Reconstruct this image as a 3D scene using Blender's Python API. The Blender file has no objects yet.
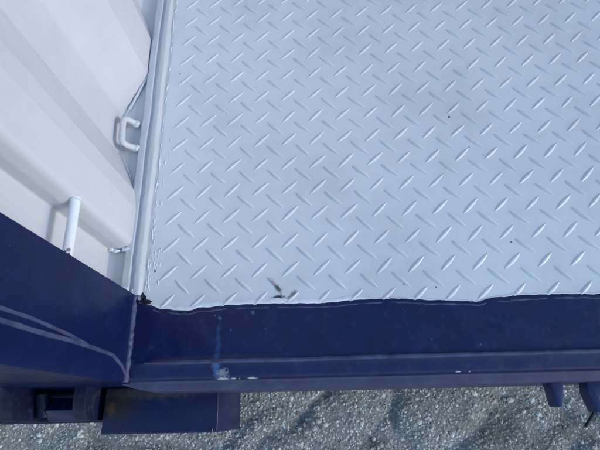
import bpy, bmesh, math, random
from mathutils import Vector, Matrix, noise
random.seed(7)
S = bpy.context.scene
C = bpy.context.collection
rad = math.radians

# ---------------------------------------------------------------- camera
cd = bpy.data.cameras.new('camera')
cam = bpy.data.objects.new('camera', cd)
C.objects.link(cam)
Rr = ((0.9978740, -0.0193413, -0.0622359),
      (-0.0412994, -0.9263940, -0.3742840),
      (-0.0504159, 0.3760586, -0.9252233))
right, up, back = Vector(Rr[0]), -Vector(Rr[1]), -Vector(Rr[2])
m = Matrix((right, up, back)).transposed().to_4x4()
CAM = Vector((0.20590, -0.21965, 0.72576))
m.translation = CAM
cam.matrix_world = m
cd.sensor_width = 36.0
cd.lens = 470.0 / 600.0 * 36.0
cd.clip_start = 0.01
cd.clip_end = 500.0
cd.dof.use_dof = True
cd.dof.focus_distance = 0.78
cd.dof.aperture_fstop = 13.0
S.camera = cam

# ---------------------------------------------------------------- light
SUN = Vector((0.95, -0.23, 0.36)).normalized()
w = bpy.data.worlds.new('World')
S.world = w
w.use_nodes = True
wn = w.node_tree
wn.nodes.clear()
wo = wn.nodes.new('ShaderNodeOutputWorld')
bg = wn.nodes.new('ShaderNodeBackground')
sk = wn.nodes.new('ShaderNodeTexSky')
sk.sky_type = 'NISHITA'
sk.sun_disc = False
sk.sun_elevation = math.asin(SUN.z)
sk.sun_rotation = math.atan2(SUN.x, SUN.y)
sk.air_density = 1.6
sk.dust_density = 0.3
sk.ozone_density = 2.6
bg.inputs['Strength'].default_value = 0.15
wn.links.new(sk.outputs[0], bg.inputs['Color'])
wn.links.new(bg.outputs[0], wo.inputs['Surface'])
sl = bpy.data.lights.new('sun', 'SUN')
sl.energy = 0.90
sl.angle = rad(10)
sl.color = (1.0, 0.97, 0.95)
so = bpy.data.objects.new('sun', sl)
C.objects.link(so)
so.rotation_euler = SUN.to_track_quat('Z', 'Y').to_euler()
so.location = (2, -1, 3)
vs = S.view_settings
vs.view_transform = 'Standard'
vs.look = 'None'
vs.exposure = 0.82
vs.gamma = 1.0
vs.use_curve_mapping = False
S.cycles.max_bounces = 8

# ---------------------------------------------------------------- materials
class NT:
    """small helper for node graphs"""
    def __init__(s, name):
        s.m = bpy.data.materials.new(name)
        s.m.use_nodes = True
        s.t = s.m.node_tree
        s.b = s.t.nodes['Principled BSDF']
        g = s.t.nodes.new('ShaderNodeNewGeometry')
        s.pos = g.outputs['Position']
        s.island = g.outputs['Random Per Island']
    def put(s, sock, v):
        if hasattr(v, 'is_output') or isinstance(v, bpy.types.NodeSocket):
            s.t.links.new(v, sock)
        else:
            sock.default_value = v
    def noise(s, scale, detail=4, rough=0.55, vec=None, out=0, dist=0.0):
        n = s.t.nodes.new('ShaderNodeTexNoise')
        s.put(n.inputs['Vector'], vec or s.pos)
        n.inputs['Scale'].default_value = scale
        n.inputs['Detail'].default_value = detail
        n.inputs['Roughness'].default_value = rough
        n.inputs['Distortion'].default_value = dist
        return n.outputs[out]
    def voro(s, scale, feature='F1', out=0, vec=None):
        n = s.t.nodes.new('ShaderNodeTexVoronoi')
        n.feature = feature
        s.put(n.inputs['Vector'], vec or s.pos)
        n.inputs['Scale'].default_value = scale
        return n.outputs[out]
    def ramp(s, v, a, b, lo=0.0, hi=1.0, smooth=True):
        n = s.t.nodes.new('ShaderNodeMapRange')
        if smooth: n.interpolation_type = 'SMOOTHSTEP'
        s.put(n.inputs['Value'], v)
        n.inputs['From Min'].default_value = a
        n.inputs['From Max'].default_value = b
        n.inputs['To Min'].default_value = lo
        n.inputs['To Max'].default_value = hi
        return n.outputs[0]
    def math(s, op, a, b=0.0):
        n = s.t.nodes.new('ShaderNodeMath')
        n.operation = op
        s.put(n.inputs[0], a); s.put(n.inputs[1], b)
        return n.outputs[0]
    def vmath(s, op, a, b=(0, 0, 0), out=0):
        n = s.t.nodes.new('ShaderNodeVectorMath')
        n.operation = op
        s.put(n.inputs[0], a); s.put(n.inputs[1], b)
        return n.outputs[out]
    def mix(s, f, a, b):
        n = s.t.nodes.new('ShaderNodeMix')
        n.data_type = 'RGBA'
        s.put(n.inputs['Factor'], f)
        for k, v in ((6, a), (7, b)):
            if isinstance(v, tuple) and len(v) == 3: v = v + (1.0,)
            s.put(n.inputs[k], v)
        return n.outputs[2]
    def sep(s):
        n = s.t.nodes.new('ShaderNodeSeparateXYZ')
        s.t.links.new(s.pos, n.inputs[0])
        return n.outputs
    def spot(s, c, r, sharp=0.4, stretch=(1, 1, 1), wob=0.5, ns=120, ang=0):
        """mask 0..1 of an irregular patch round a world point"""
        d = s.vmath('SUBTRACT', s.pos, c)
        if ang:
            vr = s.t.nodes.new('ShaderNodeVectorRotate'); vr.rotation_type = 'Z_AXIS'
            s.put(vr.inputs['Vector'], d); vr.inputs['Angle'].default_value = -rad(ang)
            d = vr.outputs[0]
        d = s.vmath('MULTIPLY', d, stretch)
        L = s.vmath('LENGTH', d, out=1)
        n = s.noise(ns, 4, 0.65)
        L = s.math('ADD', L, s.math('MULTIPLY', s.math('SUBTRACT', n, 0.5), 2 * wob * r))
        return s.ramp(L, r * (1 - sharp), r * (1 + sharp), 1.0, 0.0)
    def bump(s, h, strength=0.2, dist=0.001, prev=None):
        n = s.t.nodes.new('ShaderNodeBump')
        n.inputs['Strength'].default_value = strength
        n.inputs['Distance'].default_value = dist
        s.put(n.inputs['Height'], h)
        if prev: s.put(n.inputs['Normal'], prev)
        s.put(s.b.inputs['Normal'], n.outputs[0])
        return n.outputs[0]
    def done(s, col, rough, spec=0.5):
        s.put(s.b.inputs['Base Color'], col if not isinstance(col, tuple) else col + (1.0,))
        s.put(s.b.inputs['Roughness'], rough)
        s.b.inputs['Specular IOR Level'].default_value = spec
        return s.m

def white_paint(name, base, stains_and_shade=(), streaks=False, rough=0.42, dirt=0.5, dents=0.0):
    n = NT(name)
    big = n.noise(5.0, 5, 0.6)
    mid = n.noise(28.0, 5, 0.65)
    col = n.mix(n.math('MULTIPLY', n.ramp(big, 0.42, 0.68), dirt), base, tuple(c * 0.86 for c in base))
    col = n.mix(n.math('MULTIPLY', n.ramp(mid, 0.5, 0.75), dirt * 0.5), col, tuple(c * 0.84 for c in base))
    # fine specks of dirt
    sp = n.ramp(n.noise(900.0, 2, 0.5), 0.74, 0.80)
    sp = n.math('MULTIPLY', sp, n.ramp(n.noise(16.0, 3), 0.5, 0.7))
    col = n.mix(n.math('MULTIPLY', sp, 0.5 * dirt), col, (0.20, 0.20, 0.22))
    for (c, r, st, dark, *an) in stains_and_shade:
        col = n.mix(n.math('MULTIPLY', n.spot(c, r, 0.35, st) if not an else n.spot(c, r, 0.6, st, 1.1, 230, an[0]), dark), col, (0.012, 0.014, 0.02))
    b1 = n.bump(n.noise(420.0, 3, 0.5), 0.10, 0.0004)
    b1 = n.bump(n.noise(60.0, 3, 0.5), 0.15, 0.0012, b1)
    if dents: n.bump(n.noise(8.0, 2, 0.5), 0.35, dents, b1)
    return n.done(col, n.ramp(mid, 0.2, 0.8, rough - 0.08, rough + 0.12), 0.45)

Z1 = (1, 1, 1)
def line_st(k): return (1, k, 1)
floor_stains = [
    ((0.4386, 0.2728, 0), 0.0022, Z1, 0.9), ((0.4643, 0.2089, 0), 0.0016, Z1, 0.5), ((0.4855, 0.1917, 0), 0.0016, Z1, 0.45),
    ((0.5033, 0.0310, 0), 0.0016, Z1, 0.8), ((0.3762, -0.0381, 0), 0.0015, Z1, 0.75), ((0.3275, -0.0316, 0), 0.0020, Z1, 0.35),
    ((-0.0626, 0.4045, 0), 0.0016, Z1, 0.7), ((-0.0730, 0.0047, 0), 0.0019, (1, .7, 1), 0.75),
    ((0.1255, -0.0260, 0), 0.0040, (.42, 1.3, 1), 0.45, -48), ((0.1300, -0.0325, 0), 0.0042, (.6, 1.1, 1), 0.8, -48),
    ((0.1300, -0.0465, 0), 0.0050, (.55, 1.2, 1), 0.97, 5), ((0.1530, -0.0410, 0), 0.0040, (.6, 1.4, 1), 0.65, 42),
    ((0.1440, -0.0480, 0), 0.0030, (.7, 1.2, 1), 0.4, 20), ((0.1180, -0.0180, 0), 0.0028, (.7, 1, 1), 0.25, -40),
    ((0.545, 0.5900, 0), 0.0030, (1, .6, 1), 0.45), ((0.2700, 0.5900, 0), 0.002, (.5, 1, 1), 0.35),
]
WHITE = (0.74, 0.755, 0.77)
M = {}
M['floor_white'] = white_paint('white_floor_paint', (0.705, 0.735, 0.795), floor_stains, rough=0.40, dirt=0.75)
M['wall_white'] = white_paint('white_wall_paint', (0.56, 0.575, 0.635), [((-0.150, 0.228, 0.012), 0.0075, (1.1, .6, .7), 0.95)], rough=0.38, dirt=0.45, dents=0.004)  # the dark spot paints in the shadowed gap by the lashing ring
M['rod_white'] = white_paint('white_rod_paint', (0.74, 0.77, 0.84), [((-0.114, -0.0215, 0.188), 0.0026, Z1, 0.75), ((-0.1180, -0.0245, 0.189), 0.0020, Z1, 0.9), ((-0.1135, -0.0270, 0.187), 0.0022, Z1, 0.95)], rough=0.4, dirt=0.35)
M['shade_roof_grey'] = white_paint('grey_shade_roof_paint', (0.42, 0.43, 0.45), rough=0.6)
M['bead_white'] = white_paint('white_paint_bead', (0.78, 0.82, 0.90), rough=0.32, dirt=0.15)

def worn_extra(n, col):
    return n.mix(n.ramp(n.noise(40.0, 5, 0.65), 0.30, 0.60, 0.35, 1.0), (0.012, 0.018, 0.078), col)
def navy_paint(name, base=(0.0058, 0.0100, 0.062), dust=0.25, rough=0.33, extra=None, spec=0.36):
    n = NT(name)
    mid = n.noise(22.0, 5, 0.6)
    col = n.mix(n.ramp(mid, 0.3, 0.75), base, tuple(c * 1.35 for c in base))
    du = n.ramp(n.noise(48.0, 6, 0.7), 0.50, 0.82)
    col = n.mix(n.math('MULTIPLY', du, dust), col, (0.095, 0.108, 0.155))
    sp = n.ramp(n.noise(330.0, 2, 0.5), 0.74, 0.79)
    sp = n.math('MULTIPLY', sp, n.ramp(n.noise(9.0, 3), 0.47, 0.62))
    col = n.mix(n.math('MULTIPLY', sp, 0.6), col, (0.20, 0.22, 0.34))
    if extra: col = extra(n, col)
    b1 = n.bump(n.noise(300.0, 3, 0.5), 0.14, 0.0006)
    b1 = n.bump(n.noise(35.0, 4, 0.55), 0.30, 0.0025, b1)
    n.bump(n.noise(9.0, 2, 0.5), 0.30, 0.0060, b1)
    gl = n.ramp(n.noise(13.0, 5, 0.65), 0.35, 0.7, -0.05, 0.12)
    return n.done(col, n.math('ADD', gl, n.ramp(du, 0, 1, rough, rough + 0.25)), spec)

def sill_extra(n, col):
    k = n.spot((0.0375, -0.118, 0), 0.0052, 0.9, (1.8, .17, 1), 2.2, 105)
    col = n.mix(n.math('MULTIPLY', k, 0.26), col, (0.055, 0.15, 0.38))
    k = n.spot((0.0340, -0.150, 0), 0.0055, 0.8, (1.2, .45, .5), 1.6, 200)
    col = n.mix(n.math('MULTIPLY', k, 0.5), col, (0.08, 0.20, 0.45))
    k = n.spot((0.0440, -0.1575, -0.008), 0.0052, 0.6, (.7, 1.0, .5), 1.7, 300)
    col = n.mix(n.math('MULTIPLY', k, 0.6), col, (0.30, 0.34, 0.40))
    for c, r, st in (((0.0450, -0.1665, -0.012), 0.0026, (.28, 1, .5)), ((0.0600, -0.1660, -0.012), 0.0018, (.5, 1, .5)),
                     ((0.0690, -0.1670, -0.012), 0.0015, (.8, 1, .5)), ((0.0890, -0.1665, -0.012), 0.0022, (.35, 1, .5)),
                     ((0.3950, -0.1640, -0.010), 0.0010, (.3, 1, .5)),
                     ((0.4110, -0.1640, -0.010), 0.0008, (.6, 1, .5))):
        col = n.mix(n.math('MULTIPLY', n.spot(c, r, 0.5, st, 1.3, 420), 0.85), col, (0.50, 0.56, 0.62))
    for c, r in (((0.0385, -0.0760, 0), 0.0028), ((0.0900, -0.0690, 0), 0.0030), ((0.0300, -0.0720, 0), 0.0018), ((0.0560, -0.095, 0), 0.0018),
                 ((0.3600, -0.1180, 0), 0.0014), ((0.4300, -0.127, 0), 0.0014), ((0.110, -0.095, 0), 0.0016)):
        col = n.mix(n.math('MULTIPLY', n.spot(c, r, 0.5, (1, 1, 1), 0.8, 240), 0.45), col, (0.16, 0.20, 0.36))
    return col
def block_extra(n, col):
    k = n.spot((-0.150, -0.196, -0.09), 0.030, 0.6, (.9, 1.2, .3), 0.9, 90)
    col = n.mix(n.math('MULTIPLY', k, 0.85), col, (0.024, 0.020, 0.014))
    k = n.spot((-0.1580, -0.204, -0.09), 0.0065, 0.8, (1, .7, .3), 1.8, 190)
    col = n.mix(n.math('MULTIPLY', k, 0.5), col, (0.13, 0.075, 0.035))
    k = n.spot((-0.085, -0.179, -0.09), 0.013, 0.6, (.18, 1.5, .3), 0.9, 120)
    col = n.mix(n.math('MULTIPLY', k, 0.55), col, (0.075, 0.068, 0.05))
    return col
M['sill_navy'] = navy_paint('navy_sill_paint', dust=0.16, extra=sill_extra)
M['post_navy'] = navy_paint('navy_post_paint', (0.0052, 0.0095, 0.054), dust=0.05, rough=0.30, spec=0.13)
M['hinge_navy'] = navy_paint('navy_hinge_paint', (0.0050, 0.0070, 0.030), dust=0.25, rough=0.48, spec=.3)
M['block_navy'] = navy_paint('navy_block_paint', (0.0058, 0.0100, 0.054), dust=0.12, rough=0.38, extra=block_extra)
M['keeper_navy'] = navy_paint('navy_keeper_paint', (0.010, 0.017, 0.080), dust=0.30, rough=0.42)
M['worn_navy'] = navy_paint('worn_navy_line', (0.048, 0.058, 0.138), dust=0.6, rough=0.42, extra=worn_extra)
M['lip_navy'] = navy_paint('sky_sheen_navy_lip', (0.038, 0.041, 0.100), dust=0.65, rough=0.5)  # sky reflection on the lip put into a lighter, greyer colour
M['tar'] = navy_paint('black_navy_drip', (0.004, 0.006, 0.020), dust=0.1, rough=0.5)

n = NT('bolt_steel')
n.b.inputs['Metallic'].default_value = 0.7
M['bolt'] = n.done(n.mix(n.ramp(n.noise(200.0, 4), 0.4, 0.7), (0.45, 0.46, 0.48), (0.16, 0.15, 0.15)), 0.42)

# asphalt binder
n = NT('asphalt_ground')
a = n.noise(900.0, 3, 0.6); v = n.voro(160.0); b = n.noise(6.0, 6, 0.65)
col = n.mix(n.ramp(v, 0.15, 0.7), (0.56, 0.54, 0.515), (0.29, 0.282, 0.27))
col = n.mix(n.ramp(a, 0.35, 0.75), col, (0.24, 0.24, 0.24))
col = n.mix(n.math('MULTIPLY', n.ramp(b, 0.50, 0.68), 0.55), col, (0.13, 0.115, 0.095))
col = n.mix(n.math('MULTIPLY', n.spot((0.537, -.240, -.285), 0.036, .6, (1, .8, .2), 1.0, 40), .6), col, (0.24, 0.21, 0.185))
n.bump(n.math('ADD', n.math('MULTIPLY', v, -1.0), a), 0.7, 0.003)
M['asphalt'] = n.done(col, 0.85, 0.3)
# crushed stone: every stone its own grey
n = NT('crushed_stone')
cr = n.t.nodes.new('ShaderNodeValToRGB')
n.t.links.new(n.island, cr.inputs[0])
e = cr.color_ramp.elements
e[0].position = 0.0; e[0].color = (0.16, 0.155, 0.15, 1)
e[1].position = 1.0; e[1].color = (0.80, 0.80, 0.78, 1)
for p_, c_ in ((0.25, (0.38, 0.37, 0.355)), (0.55, (0.56, 0.545, 0.525)), (0.80, (0.69, 0.67, 0.645)), (0.95, (0.74, 0.73, 0.71))):
    q = e.new(p_); q.color = c_ + (1.0,)
g = n.noise(700.0, 3, 0.6)
col = n.mix(n.ramp(g, 0.4, 0.7, 0, 0.35), cr.outputs[0], (0.20, 0.20, 0.20))
b = n.noise(6.0, 6, 0.65)
col = n.mix(n.math('MULTIPLY', n.ramp(b, 0.50, 0.68), 0.45), col, (0.17, 0.15, 0.125))
col = n.mix(n.math('MULTIPLY', n.spot((0.537, -.240, -.285), 0.036, .6, (1, .8, .2), 1.0, 40), .6), col, (0.25, 0.22, 0.195))
n.bump(g, 0.4, 0.0008)
M['stone'] = n.done(col, 0.80, 0.25)
n = NT('white_pebble')
M['pebble'] = n.done(n.mix(n.noise(150.0), (0.80, 0.80, 0.80), (0.55, 0.55, 0.56)), 0.5)
n = NT('straw')
M['straw'] = n.done((0.26, 0.25, 0.20), 0.7)

# ---------------------------------------------------------------- mesh helpers
def obj(name, verts, faces, mat, parent=None, smooth=True, angle=35, loc=None, kind=None):
    me = bpy.data.meshes.new(name)
    me.from_pydata([tuple(v) for v in verts], [], faces)
    me.validate()
    bm = bmesh.new(); bm.from_mesh(me)
    bmesh.ops.recalc_face_normals(bm, faces=bm.faces)
    bm.to_mesh(me); bm.free()
    me.materials.append(mat)
    if smooth:
        me.shade_smooth()
        me.set_sharp_from_angle(angle=rad(angle))
    o = bpy.data.objects.new(name, me)
    C.objects.link(o)
    if loc: o.location = loc
    if parent: o.parent = parent
    if kind: o['kind'] = kind
    return o

def round_poly(pts, rs, n=6):
    """2-D polyline with rounded corners"""
    out = [Vector(pts[0])]
    for i in range(1, len(pts) - 1):
        p0, p1, p2 = Vector(pts[i-1]), Vector(pts[i]), Vector(pts[i+1])
        r = rs[i] if isinstance(rs, (list, tuple)) else rs
        if r <= 0: out.append(p1); continue
        d0, d1 = (p0 - p1).normalized(), (p2 - p1).normalized()
        ang = d0.angle(d1)
        t = min(r / math.tan(ang / 2), (p0 - p1).length * .48, (p2 - p1).length * .48)
        a, b = p1 + d0 * t, p1 + d1 * t
        for k in range(n + 1):
            s = k / n
            out.append(a.lerp(p1, s).lerp(p1.lerp(b, s), s))
    out.append(Vector(pts[-1]))
    return out

def sweep_profile(prof, stations, f):
    """grid of verts: f(profile point, station) -> xyz"""
    V = [f(p, s) for s in stations for p in prof]
    k = len(prof)
    F = [(i*k+j, i*k+j+1, (i+1)*k+j+1, (i+1)*k+j) for i in range(len(stations)-1) for j in range(k-1)]
    return V, F

def join(*parts):
    V, F = [], []
    for v, f in parts:
        o = len(V); V += list(v); F += [tuple(i + o for i in q) for q in f]
    return V, F

def box(x0, x1, y0, y1, z0, z1, bev=0.002, seg=2):
    bm = bmesh.new()
    bmesh.ops.create_cube(bm, size=1)
    for v in bm.verts:
        v.co = Vector(((x0+x1)/2 + v.co.x*(x1-x0), (y0+y1)/2 + v.co.y*(y1-y0), (z0+z1)/2 + v.co.z*(z1-z0)))
    if bev: bmesh.ops.bevel(bm, geom=list(bm.edges), offset=bev, segments=seg, affect='EDGES', profile=.5)
    V = [v.co.copy() for v in bm.verts]; bm.verts.index_update()
    F = [tuple(v.index for v in f.verts) for f in bm.faces]
    bm.free()
    return V, F

def extrude_poly(poly, axis, a0, a1, bev=0.0015):
    """closed polygon (2-D) extruded along axis ('x': poly is y,z / 'z': poly is x,y)"""
    bm = bmesh.new()
    mk = (lambda p, a: (a, p[0], p[1])) if axis == 'x' else (lambda p, a: (p[0], p[1], a))
    A = [bm.verts.new(mk(p, a0)) for p in poly]; B = [bm.verts.new(mk(p, a1)) for p in poly]
    bm.faces.new(A); bm.faces.new(B[::-1])
    k = len(poly)
    for i in range(k): bm.faces.new((A[i], A[(i+1) % k], B[(i+1) % k], B[i]))
    bmesh.ops.recalc_face_normals(bm, faces=bm.faces)
    if bev:
        ed = [e for e in bm.edges if e.calc_face_angle(0) > 0.6]
        bmesh.ops.bevel(bm, geom=ed, offset=bev, segments=2, affect='EDGES', profile=.5)
    V = [v.co.copy() for v in bm.verts]; bm.verts.index_update()
    F = [tuple(v.index for v in f.verts) for f in bm.faces]
    bm.free()
    return V, F

def tube(path, r, sides=10, wob=0.0, freq=90.0, cap=True, seed=0.0):
    """tube along 3-D points; r number or function of 0..1; wob = relative unevenness (weld, paint bead)"""
    P = [Vector(p) for p in path]; V, F = [], []
    n = len(P)
    ref = None
    for i, p in enumerate(P):
        t = (P[min(i+1, n-1)] - P[max(i-1, 0)]).normalized()
        if ref is None:
            ref = Vector((0, 0, 1)) if abs(t.z) < .8 else Vector((1, 0, 0))
        u = (ref - t * ref.dot(t)).normalized(); ref = u
        v = t.cross(u)
        rr = r(i/(n-1)) if callable(r) else r
        for k in range(sides):
            a = 2*math.pi*k/sides
            d = u*math.cos(a) + v*math.sin(a)
            q = rr
            if wob: q *= 1 + wob * noise.noise((p + d*rr) * freq + Vector((seed, 0, 0)))
            V.append(p + d*q)
    for i in range(n-1):
        for k in range(sides):
            F.append((i*sides+k, i*sides+(k+1) % sides, (i+1)*sides+(k+1) % sides, (i+1)*sides+k))
    if cap:
        F.append(tuple(range(sides))[::-1]); F.append(tuple((n-1)*sides+k for k in range(sides)))
    return V, F

def dense(pts, step):
    out = []
    for a, b in zip(pts[:-1], pts[1:]):
        a, b = Vector(a), Vector(b)
        k = max(1, int((b-a).length/step))
        out += [a.lerp(b, i/k) for i in range(k)]
    return out + [Vector(pts[-1])]

def blob(c, r, seed, sub=2, wob=.5, flat=1.0):
    bm = bmesh.new()
    bmesh.ops.create_icosphere(bm, subdivisions=sub, radius=1)
    for v in bm.verts:
        d = v.co.normalized()
        k = 1 + wob*noise.noise(d*1.7 + Vector((seed, seed*.3, 0)))
        v.co = Vector(c) + Vector((d.x*r[0]*k, d.y*r[1]*k, d.z*r[2]*k*flat))
    V = [v.co.copy() for v in bm.verts]; bm.verts.index_update()
    F = [tuple(v.index for v in f.verts) for f in bm.faces]
    bm.free()
    return V, F

# ================================================================ SETTING: ground
GZ = -0.285
def ground_h(x, y):
    p = Vector((x, y, 0))
    w_ = Vector((noise.noise(p*22), noise.noise(p*22 + Vector((5, 5, 5))), 0))*.012
    h = 0.010*noise.noise(p*5.0) + 0.004*noise.noise(p*17.0 + Vector((3, 1, 0)))
    # uneven lumps with furrows running between them
    q = Vector((x*1.0 + y*0.55, y*1.0 - x*0.35, 0))
    q += Vector((noise.noise(p*9.0), noise.noise(p*9.0 + Vector((7, 7, 7))), 0))*0.035
    d, _ = noise.voronoi(q*5.2)
    e_ = d[1] - d[0]
    h -= 0.013*math.exp(-(e_/0.13)**2) * (0.45 + 0.55*min(1, max(0, noise.noise(p*4.1 + Vector((9, 2, 0)))*2 + .6)))
    for (ax, ay), (bx, by), dp, wd in FURROWS:                     # ruts between the lumps in front of the sill
        d_ = Vector((bx-ax, by-ay, 0)); q_ = p + w_ - Vector((ax, ay, 0))
        t_ = max(0, min(1, q_.dot(d_)/d_.length_squared))
        h -= .72*dp*math.exp(-((q_ - d_*t_).length/wd)**2)
    return h
FURROWS = (((0.215, -.165), (0.143, -.2274), .014, .012), ((0.143, -.2274), (0.060, -.270), .011, .012), ((0.352, -.19), (0.270, -.268), .010, .010),
           ((0.556, -.185), (0.492, -.243), .010, .016), ((0.60, -.26), (0.72, -.21), .008, .02), ((0.03, -.19), (-.03, -.24), .008, .02))
xs = [-30, -8, -3, -1.5] + [-1.0 + i*0.012 for i in range(192)] + [1.5, 3, 8, 30]
ys = [-30, -8, -3, -1.5] + [-1.0 + i*0.012 for i in range(101)] + [0.6, 2, 8, 30]
V = []
for y in ys:
    for x in xs:
        f_ = 1.0 if (-1.0 <= x <= 1.3 and -1.0 <= y <= .2) else 0.0
        V.append((x, y, GZ + f_*ground_h(x, y)))
nx = len(xs)
F = [(j*nx+i, j*nx+i+1, (j+1)*nx+i+1, (j+1)*nx+i) for j in range(len(ys)-1) for i in range(nx-1)]
obj('ground', V, F, M['asphalt'], kind='structure', angle=80)

# crushed stone set in the ground in front of the sill
bmi = bmesh.new(); bmesh.ops.create_icosphere(bmi, subdivisions=1, radius=1)
bmi.verts.index_update()
IV = [v.co.copy() for v in bmi.verts]; IF = [tuple(v.index for v in f.verts) for f in bmi.faces]; bmi.free()
V, F = [], []
rnd = random.Random(3)
x = -0.66
step = 0.0047
while x < 0.95:
    y = -0.52
    while y < -0.10:
        px, py = x + rnd.uniform(-.5, .5)*step*1.3, y + rnd.uniform(-.5, .5)*step*1.3
        y += step
        if rnd.random() < 0.10: continue
        r = min(0.0060, 0.0017*math.exp(rnd.gauss(0.27, 0.40)))
        z = GZ + ground_h(px, py) + r*rnd.uniform(-.65, .10)
        sc = Vector((rnd.uniform(.75, 1.3), rnd.uniform(.75, 1.3), rnd.uniform(.5, .9)))*r
        a = rnd.uniform(0, 6.28); ca, sa = math.cos(a), math.sin(a)
        o_ = len(V)
        for v in IV:
            k = rnd.uniform(.78, 1.18)
            q = Vector((v.x*sc.x, v.y*sc.y, v.z*sc.z))*k
            V.append((px + q.x*ca - q.y*sa, py + q.x*sa + q.y*ca, z + q.z))
        F += [(i+o_, j+o_, k_+o_) for i, j, k_ in IF]
    x += step
me = bpy.data.meshes.new('gravel'); me.from_pydata(V, [], F); me.materials.append(M['stone'])
o = bpy.data.objects.new('gravel', me); C.objects.link(o); o['kind'] = 'stuff'
o['label'] = 'grey crushed stone on the ground along the navy sill'

# ================================================================ THE CONTAINER
box_root = bpy.data.objects.new('shipping_container', None)
C.objects.link(box_root)
box_root.empty_display_size = .2
box_root['label'] = 'container corner with white tread plate floor, white corrugated wall and navy blue sill and post'
box_root['category'] = 'container'
R0 = box_root

# ---- floor plate (top at z = 0) and its raised lozenges
X1, Y1 = 4.50, 2.40
V, F = box(-0.096, X1, -0.066, Y1, -0.006, 0.0, 0)
floor = obj('floor_plate', V, F, M['floor_white'], R0, smooth=False)

def lozenge_mesh(name, ang, L=0.0194, W=0.0034, H=0.0016):
    N, T = 9, 4
    V = []
    c, s = math.cos(ang), math.sin(ang)
    for i in range(N+1):
        u = -1 + 2*i/N
        u = math.copysign(abs(u)**0.85, u)
        hw = W*max(0.0, 1-abs(u)**1.9)**0.85 + 0.0001
        for j in range(T+1):
            t = -1 + 2*j/T
            h = H*(max(0, 1-u*u))**.55*(max(0, 1-abs(t)**1.6))**1.0 + 0.00008
            a, b = u*L, t*hw
            V.append((a*c - b*s, a*s + b*c, h))
    k = T+1
    F = [(i*k+j, (i+1)*k+j, (i+1)*k+j+1, i*k+j+1) for i in range(N) for j in range(T)]
    return V, F
PX, PY = 0.05, 0.04868
LA = lozenge_mesh('a', rad(43.5)); LB = lozenge_mesh('b', rad(-43.0), W=0.0035, H=0.0026)
spots = []
for i in range(-2, 91):
    for j in range(-2, 49):
        for fam, ox in ((0, 0.0), (1, 0.5)):
            px, py = (i+ox)*PX, (j+ox)*PY
            px += (-0.0006 if fam else 0)
            if px < -0.068 or py < -0.050 or px > X1-.03 or py > Y1-.03: continue
            spots.append((px, py, fam))
inv = m.inverted()
def seen(px, py):
    q = inv @ Vector((px, py, 0))
    return q.z < 0 and abs(q.x/q.z)*470 < 306 and abs(q.y/q.z)*470 < 232
spots.sort(key=lambda s: (0 if seen(s[0], s[1]) else 1, (Vector((s[0], s[1], 0)) - CAM).length))
protos = []
for fam, (V, F) in ((0, LA), (1, LB)):
    me = bpy.data.meshes.new('tread_lozenge')
    me.from_pydata(V, [], F); me.materials.append(M['floor_white']); me.shade_smooth()
    protos.append(me)
near = spots[:300]
for (px, py, fam) in near:
    o = bpy.data.objects.new('tread_lozenge', protos[fam])
    C.objects.link(o)
    o.parent = floor
    o.location = (px, py, 0)
    k = random.uniform(.93, 1.07)
    o.scale = (k, k, random.uniform(.85, 1.12))
    o.rotation_euler.z = rad(random.uniform(-2.5, 2.5))
V, F = [], []
for (px, py, fam) in spots[300:]:
    v, f = (LA, LB)[fam]
    o_ = len(V)
    V += [(a+px, b+py, c) for a, b, c in v]
    F += [tuple(i+o_ for i in q) for q in f]
me = bpy.data.meshes.new('tread_pattern'); me.from_pydata(V, [], F); me.materials.append(M['floor_white']); me.shade_smooth()
o = bpy.data.objects.new('tread_pattern', me); C.objects.link(o); o.parent = floor; o['kind'] = 'stuff'

# ---- side rail along the floor: ledge, flat strip, round bead, drips of paint
Yr = [-0.036 + i*0.006 for i in range(160)] + [1.0 + .1*i for i in range(15)]
def wob(y, f, a, s=0): return a*noise.noise(Vector((s, y*f, 0)))
rail_prof = round_poly([(-0.215, -0.006), (-0.126, -0.004), (-0.1255, 0.0045), (-0.1125, 0.0050), (-0.1105, 0.0012), (-0.1080, 0.0012),
                        (-0.1045, 0.0062), (-0.0955, 0.0062), (-0.0900, 0.0005), (-0.0840, 0.0004)],
                       [0, .002, .003, .003, .001, .001, .005, .005, .003, 0], 4)
V, F = sweep_profile(rail_prof, Yr, lambda p, y: (p.x + wob(y, 14, .0012, p.x*40) + wob(y, 60, .0005, 5), y, p.y + (wob(y, 70, .0007, p.x*300) if p.y > .0003 else 0)))
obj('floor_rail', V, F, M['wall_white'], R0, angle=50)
# ragged paint/caulk line where rail meets plate
segs = []
y = -0.03
while y < 0.75:
    L_ = random.uniform(.008, .05)
    pth = dense([(-0.0855 + wob(y, 30, .003), y, 0.0002), (-0.0850 + wob(y+L_, 30, .003), y+L_, 0.0002)], .002)
    pth = [q + Vector((.0008*noise.noise(q*160), 0, 0)) for q in pth]
    rr = random.uniform(.0007, .0016)
    segs.append(tube(pth, lambda s, rr=rr: rr*(math.sin(math.pi*min(1, max(0, s)))**.5 + .05), 8, .5, 260, seed=y))
    y += L_ + random.uniform(.002, .03)
for i_ in range(70):
    y = -0.03 + .30*random.random()**1.5; x = -0.0835 + random.random()**2*.018
    ln = random.uniform(.003, .014)
    pth = dense([(x, y, -.0002), (x + random.uniform(-.001, .001), y+ln, -.0002)], .0015)
    rr = random.uniform(.0005, .0013)
    segs.append(tube(pth, lambda s, rr=rr: rr*(math.sin(math.pi*min(1, max(0, s)))**.6 + .05), 8, .6, 260, seed=y*7))
V, F = join(*segs)
obj('paint_crumbs', V, F, M['floor_white'], R0, angle=80, kind='stuff')

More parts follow.
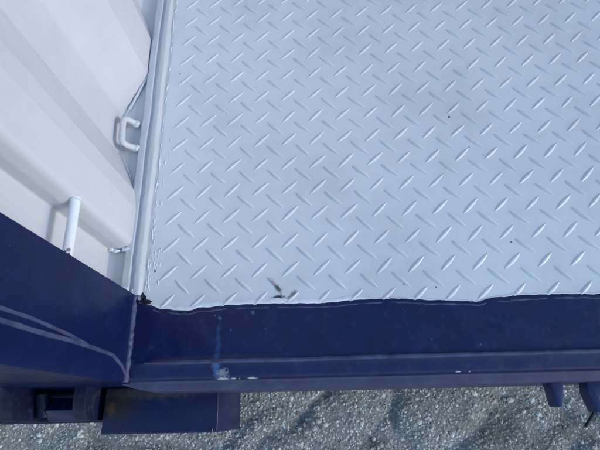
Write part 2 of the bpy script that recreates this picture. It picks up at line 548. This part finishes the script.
# ---- post channel and corrugated side wall (plan profiles swept upwards)
H = 2.05
Zs = [-0.004, 0.0, 0.004, 0.02] + [0.05*i for i in range(1, 42)]
chan = round_poly([(-0.1085, -0.036), (-0.1085, -0.0335), (-0.1560, -0.0335), (-0.1560, 0.0450), (-0.1360, 0.0450), (-0.1155, 0.0520), (-0.1155, 0.0790), (-0.1155, 0.0995)],
                  [0, .0008, .004, .004, .02, .028, 0, 0], 8)
V, F = sweep_profile(chan, Zs, lambda p, z: (p.x, p.y, z))
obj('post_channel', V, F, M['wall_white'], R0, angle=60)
wall_pts = [(-0.1155, 0.0995), (-0.1158, 0.1160), (-0.1225, 0.1500), (-0.1640, 0.2330), (-0.1680, 0.3160), (-0.1270, 0.4060), (-0.1290, 0.4950)]
rr_ = [0, .004, .006, .012, .022, .005]
y = 0.4950
while y < Y1:
    wall_pts += [(-0.160, y+.085), (-0.160, y+.155), (-0.127, y+.24), (-0.127, y+.315)]
    rr_ += [.012, .03, .03, .012]
    y += .315
V, F = sweep_profile(round_poly(wall_pts, rr_ + [0], 8), Zs, lambda p, z: (p.x, p.y, z))
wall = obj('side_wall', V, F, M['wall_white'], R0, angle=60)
# bead of thick paint where the wall meets the ledge
foot = [(-0.1175, 0.125, .0), (-0.1225, 0.150, .0), (-0.1590, 0.2330, .0), (-0.1610, 0.3160, .0), (-0.1272, 0.4060, .0), (-0.1290, 0.4950, .0), (-0.160, .58, .0)]
fd = dense(foot, .004)
V, F = tube([q + Vector((.0012, 0, -.001 + .001*noise.noise(q*80))) for q in fd], lambda t: .0009 + (.0017 if .33 < fd[int(t*(len(fd)-1))].y < .41 else 0), 8, .5, 150)
obj('paint_bead', V, F, M['wall_white'], wall, angle=80)

# ---- navy corner post
V, F = join(extrude_poly([(-0.112, -0.0345), (-0.112, -0.1600), (-0.32, -0.1600), (-0.32, -0.1690), (-0.106, -0.1690), (-0.1035, -0.1665), (-0.1025, -0.1640), (-0.1015, -0.1600), (-0.1010, -0.1500), (-0.1010, -0.0345)], 'z', -0.15, H, 0))
post = obj('corner_post', V, F, M['post_navy'], R0, angle=40)
bead = [(-0.1012, -0.1300, 2.0), (-0.1012, -0.1309, .3018), (-0.1012, -0.1320, .2303), (-0.1012, -0.1311, .1764), (-0.1012, -0.1322, .1155), (-0.1012, -0.1345, .0552), (-0.1012, -0.1452, .0236), (-0.1012, -0.1600, -.0016)]
bead = [bead[0]] + dense(bead[1:], .006)
V, F = tube(bead, lambda s: .0030, 10, .15, 90)
obj('gasket_line', V, F, M['worn_navy'], post, angle=80)
b2 = [(-0.1022, -0.1190, 2.0)] + dense([(-0.1022, -0.1200, .3055), (-0.1022, -0.1202, .2535), (-0.1020, -0.1255, .1724), (-0.1016, -0.1300, .135)], .006)
V, F = tube(b2, lambda s: .0025, 10, .15, 90)
obj('gasket_line', V, F, M['worn_navy'], post, angle=80)
V, F = tube(dense([(-0.1015, -0.034, .001), (-0.1020, -0.168, .0005)], .0025), lambda s: .0060 - .001*abs(s-.4), 12, .30, 160)
obj('weld_seam', V, F, M['worn_navy'], post, angle=80)
# white lump of paint at the foot of the channel
for V, F in (blob((-0.118, -0.0275, .004), (.0075, .0065, .006), 2, 3, .8), blob((-0.1055, -0.0355, .004), (.003, .009, .004), 5, 3, .8),
            blob((-0.1495, 0.043, .003), (.006, .003, .004), 8, 3, .45), blob((-0.1415, 0.0415, .002), (.006, .003, .004), 9, 3, .45), blob((-0.124, 0.044, .001), (.009, .004, .004), 12, 3, .45)):
    obj('paint_lump', V, F, M['bead_white'], R0, angle=80)

# ---- lashing rod in the channel recess
for zc in (0.182, 0.95, 1.7):
    pth = dense([(-0.1195, 0.0530, zc+.001), (-0.1180, -0.0310, zc)], .004)
    V, F = tube(pth, .0066, 18, .06, 90)
    rod = obj('lashing_rod', V, F, M['rod_white'], R0, angle=60)
    for V, F in (tube([(-0.1197, 0.0475 + .0006*i, zc+.001) for i in range(6)], .0074, 12, .4, 200), tube([(-0.1180, -0.0285 - .0008*i, zc) for i in range(6)], .0080, 12, .4, 200)):
        obj('weld_seam', V, F, M['rod_white'], rod, angle=80)

# ---- lashing ring on the floor rail, by the first corrugation
def staple(y0, y1, zt):
    a = [(-0.1310, y0+.004, .001), (-0.1475, y0-.001, zt), (-0.1510, y1, zt), (-0.1370, y1+.001, .001)]
    p3 = [Vector(q) for q in a]
    out = [p3[0]]
    for i in (1, 2):
        d0, d1 = (p3[i-1]-p3[i]).normalized(), (p3[i+1]-p3[i]).normalized()
        A, B = p3[i]+d0*.014, p3[i]+d1*.014
        out += [A.lerp(p3[i], s/6).lerp(p3[i].lerp(B, s/6), s/6) for s in range(7)]
    out.append(p3[3])
    return dense(out, .004)
for y0 in (0.236, 1.18):
    V, F = tube(staple(y0, y0+.056, .026), .0058, 14, .08, 120)
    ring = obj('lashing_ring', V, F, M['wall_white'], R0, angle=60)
    for V, F in (blob((-0.1310, y0+.003, .003), (.008, .007, .005), y0, 3, .3), blob((-0.1365, y0+.056, .003), (.008, .0075, .005), y0+3, 3, .35)):
        obj('weld_lump', V, F, M['wall_white'], ring, angle=80)

# ---- door sill
edge = [(-0.1005, -0.0470), (-0.0950, -0.0440), (-0.0860, -0.0400), (-0.0796, -0.0510), (-0.0531, -0.0586), (-0.0157, -0.0622), (0.0049, -0.0583), (0.0532, -0.0554), (0.1079, -0.0552), (0.1935, -0.0572), (0.2667, -0.0534), (0.3191, -0.0544), (0.3703, -0.0584), (0.4335, -0.0624), (0.4660, -0.0570), (0.5108, -0.0548), (0.5604, -0.0556), (0.6190, -0.0573), (0.70, -0.0560), (0.9, -.058), (1.3, -.055), (X1, -.057)]
def edge_y(x):
    for a, b in zip(edge[:-1], edge[1:]):
        if x <= b[0]:
            s = (x-a[0])/(b[0]-a[0]); s = max(0, min(1, s))
            s = s*s*(3-2*s)
            return a[1] + (b[1]-a[1])*s + .0012*noise.noise(Vector((x*70, 0, 0))) + .0005*noise.noise(Vector((x*260, 4, 0)))
    return edge[-1][1]
sx = [-0.1008 + i*0.0022 for i in range(400)]
sx += [sx[-1] + .03*i for i in range(1, int((X1 - sx[-1])/.03))]
def sill_row(x):
    e0 = edge_y(x)
    w1 = .0006*noise.noise(Vector((x*14, 2, 0))); w2 = .0010*noise.noise(Vector((x*22, 8, 0)))
    g = max(0.0, min(1.0, (x + 0.092)/.03))                       # the raised line fades out at the corner
    bz = .0026*g*(1 + .35*noise.noise(Vector((x*60, 5, 0))))
    yb = -0.1410 + .0009*noise.noise(Vector((x*9, 1, 0)))
    return [(e0, -.0006), (e0-.0004, .0006), (e0-.0016, .0012), (e0-.004, .0012 + w1*.3), (-.080, .0012+w1), (-.110, .0010+w1), (-.130, .0006), (yb+.0048, .0002),
            (yb+.0030, .0004+bz*.45), (yb+.0012, .0004+bz), (yb-.0010, bz), (yb-.0026, -.0004+bz*.4), (yb-.0045, -.0012),
            (-.1530, -.0042+w1), (-.1600, -.0072), (-.1632+w2*.4, -.0088), (-.1652+w2*.4, -.0112), (-.1664, -.0150), (-.1668, -.0205)]
def tail(x):
    w2 = .0010*noise.noise(Vector((x*18, 3, 0)))
    return [(-.1668, -.0200), (-.1676, -.0225), (-.1712, -.0240), (-.1790+w2, -.0262), (-.1808+w2, -.0278), (-.1815+w2, -.0310), (-.1815, -.06), (-.1800, -.15), (-.05, -.15)]
rows = [sill_row(x) for x in sx]; k = len(rows[0])
V = [(x, p[0], p[1]) for x, r in zip(sx, rows) for p in r]
F = [(i*k+j, i*k+j+1, (i+1)*k+j+1, (i+1)*k+j) for i in range(len(sx)-1) for j in range(k-1)]
sill = obj('door_sill', V, F, M['sill_navy'], R0, angle=60)
lx = [-0.118 + i*.0022 for i in range(8)] + sx
rows = [tail(x) for x in lx]; k = len(rows[0])
def taper(x): return .0115*(1 - max(0.0, min(1.0, (x + .118)/.05)))**1.5
V = [(x, p[0] + (taper(x) if j > 1 and j < k-1 else 0), p[1]) for x, r in zip(lx, rows) for j, p in enumerate(r)]
F = [(i*k+j, i*k+j+1, (i+1)*k+j+1, (i+1)*k+j) for i in range(len(lx)-1) for j in range(k-1)]
obj('sill_lip', V, F, M['lip_navy'], sill, angle=60)
# worn crest of the raised gasket line
pth = [Vector((x, -0.1410 + .0009*noise.noise(Vector((x*9, 1, 0))), .0012)) for x in [-0.075 + .0035*i for i in range(240)]]
V, F = tube(pth, lambda s: .0034*min(1, s*12 + .35), 10, .16, 60)
obj('gasket_line', V, F, M['worn_navy'], sill, angle=80)
# flat band of fresh white paint along the wavy edge
def band(a, b, w0):
    V, F = [], []
    n_ = int((b-a)/.002)
    for i in range(n_+1):
        x = a + (b-a)*i/n_
        f_ = min(1.0, i/25, (n_-i)/25)
        e0 = edge_y(x) - .0005
        wd = w0*(.25 + .75*f_)*(1 + .45*noise.noise(Vector((x*26, 3, 0))) + .25*noise.noise(Vector((x*120, 6, 0))))
        V += [(x, e0, -.0004), (x, e0+.0004, .0011), (x, e0+wd*.35, .0010), (x, e0+wd*.8, .0008), (x, e0+wd, -.0002)]
    F = [(i*5+j, i*5+j+1, i*5+j+6, i*5+j+5) for i in range(n_) for j in range(4)]
    return V, F
for a, b, r_ in ((-0.072, 0.285, .0078), (0.27, 0.455, .0030), (0.440, 0.66, .0036)):
    V, F = band(a, b, r_)
    obj('paint_band', V, F, M['bead_white'], floor, angle=80)
# pale brush line on the navy just below the edge
pth = [Vector((x, edge_y(x) - .0065 - .002*noise.noise(Vector((x*11, 9, 0))), .0002 + .0022*noise.noise(Vector((x*45, 2, 0))))) for x in [-0.07 + .0025*i for i in range(290)]]
V, F = tube(pth, .0017, 8, .3, 120)
obj('brush_line', V, F, M['worn_navy'], sill, angle=80)
# dark ragged drip at the corner
for V, F in (blob((-0.0855, -0.0420, .001), (.0030, .0058, .0014), 3, 3, .6), blob((-0.0800, -0.0465, .001), (.0060, .0032, .0014), 6, 3, .6),
            blob((-0.0965, -0.0465, .002), (.0075, .0042, .0022), 11, 3, .6), blob((-0.1040, -0.0400, .003), (.0030, .0036, .0018), 15, 3, .6), blob((-0.0890, -0.0365, .001), (.0022, .0050, .0012), 19, 3, .7)):
    obj('paint_drip', V, F, M['tar'], R0, angle=80)

# ---- lower block under the sill
V, F = box(-0.172, 0.0215, -0.2420, -0.1700, GZ-.02, -0.090, 0.003, 3)
obj('corner_block', V, F, M['block_navy'], R0, angle=40)

# ---- hinge parts in front of the post foot
def side_plate(x0, x1, ytip, ztop, zbot):
    poly = [(-.162, zbot), (ytip, zbot)] + [(ytip + .030*(1-math.cos(a)), (ztop-.030) + .030*math.sin(a)) for a in [math.pi*.5*i/6 for i in range(7)]] + [(-.162, ztop)]
    return extrude_poly(poly, 'x', x0, x1, .002)
V, F = box(-0.62, -0.110, -0.2240, -0.160, -0.20, -0.132, .004, 3)
ledge = obj('hinge_base', V, F, M['hinge_navy'], R0, angle=40)
for x0, x1, zt in ((-0.326, -0.300, -.040), (-0.203, -0.182, -.045)):
    V, F = side_plate(x0, x1, -.2205, zt, -.131)
    obj('hinge_lug', V, F, M['hinge_navy'], ledge, angle=40)
V, F = extrude_poly([(-.165, -.131), (-.2215, -.131), (-.2205, -.112), (-.2030, -.096), (-.1960, -.104), (-.165, -.124)], 'x', -0.276, -0.211, .0025)
obj('hinge_tongue', V, F, M['block_navy'], ledge, angle=40)
V, F = tube(dense([(-0.300, -.180, -.118), (-0.203, -.180, -.118)], .006), .0075, 16, .08, 90)
obj('hinge_pin', V, F, M['tar'], ledge, angle=60)
V, F = tube(dense([(-0.290, -.176, -.105), (-0.284, -.214, -.112)], .006), .0110, 16, .08, 90)
obj('hinge_bush', V, F, M['hinge_navy'], ledge, angle=60)
V, F = side_plate(-0.52, -0.335, -.2150, -.060, -.131)
obj('hinge_leaf', V, F, M['hinge_navy'], ledge, angle=40)

# ---- cam keepers on the sill front
def tab(x0, x1, ytip, z0, z1):
    w_ = (x1-x0)
    poly = [(x0-.003, -.178), (x0, ytip+.004), (x0+.002, ytip), (x0+w_*.75, ytip), (x1, ytip+.007), (x1+.006, -.178)]
    return extrude_poly(poly, 'z', z0, z1, .0015)
V, F = tab(0.5345, 0.5455, -.2150, -.060, -.030)
obj('cam_keeper', V, F, M['keeper_navy'], R0, angle=40)
V, F = join(extrude_poly([(0.585, -.178), (0.5835, -.196), (0.5860, -.208), (0.5900, -.2235), (0.640, -.2235), (0.640, -.2165), (0.6020, -.2165), (0.5990, -.2130), (0.5985, -.2050), (0.6010, -.2020), (0.640, -.2020), (0.640, -.178)], 'z', -.058, -.030, .0015),
            box(0.597, 0.640, -.2180, -.2000, -.064, -.056, .001))
keeper = obj('cam_keeper', V, F, M['keeper_navy'], R0, angle=40)
V, F = join(tube(dense([(0.597, -.2240, -.050), (0.630, -.2240, -.050)], .004), .0036, 10, .3, 150))
obj('weld_seam', V, F, M['worn_navy'], keeper, angle=80)
V, F = tube(dense([(0.598, -.2240, -.058), (0.5850, -.2430, -.066)], .003), .0022, 10, .1, 150)
pin = obj('keeper_pin', V, F, M['tar'], keeper, angle=60)
V, F = blob((0.5838, -.2450, -.066), (.0034, .0034, .0034), 4, 2, .3)
obj('pin_tip', V, F, M['bolt'], pin, angle=60)

# ---- unseen shell added to steer the daylight: far wall, post, end, top cover
XR = X1 + .06
V, F = sweep_profile(round_poly([(XR - (p[0] + .16), p[1]) for p in wall_pts], rr_ + [0], 4), [-.004, H], lambda p, z: (p.x, p.y, z))
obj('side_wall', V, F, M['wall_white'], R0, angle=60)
V, F = box(XR - .06, XR + .10, -.168, .098, -.285, H, .006, 2)
obj('corner_post', V, F, M['post_navy'], R0, angle=40)
ew = [(-.20 + .14*i, Y1 - .003 + (.03 if (i//2) % 2 else 0)) for i in range(35)]
V, F = sweep_profile(round_poly(ew, .012, 4), [-.004, H], lambda p, z: (p.x, p.y, z))
obj('unseen_end_wall', V, F, M['wall_white'], R0, angle=60)
V, F = box(-.30, X1 + .06, 1.5, Y1 + .05, H - .002, H + .03, .004, 2)
obj('shade_roof', V, F, M['shade_roof_grey'], R0, angle=40)

# ---- a dry stalk lying against the block
V, F = tube([(0.0130, -.2365, -.0885), (0.0150, -.2440, -.0900), (0.0160, -.2480, -.120), (0.0150, -.2530, -.17), (0.0170, -.2600, -.262)], lambda s: .0008 - .0004*s, 6)
o = obj('dry_stalk', V, F, M['straw'], None, angle=80)
o['label'] = 'short dry straw stalk hanging over the corner of the lower navy block'
o['category'] = 'straw'
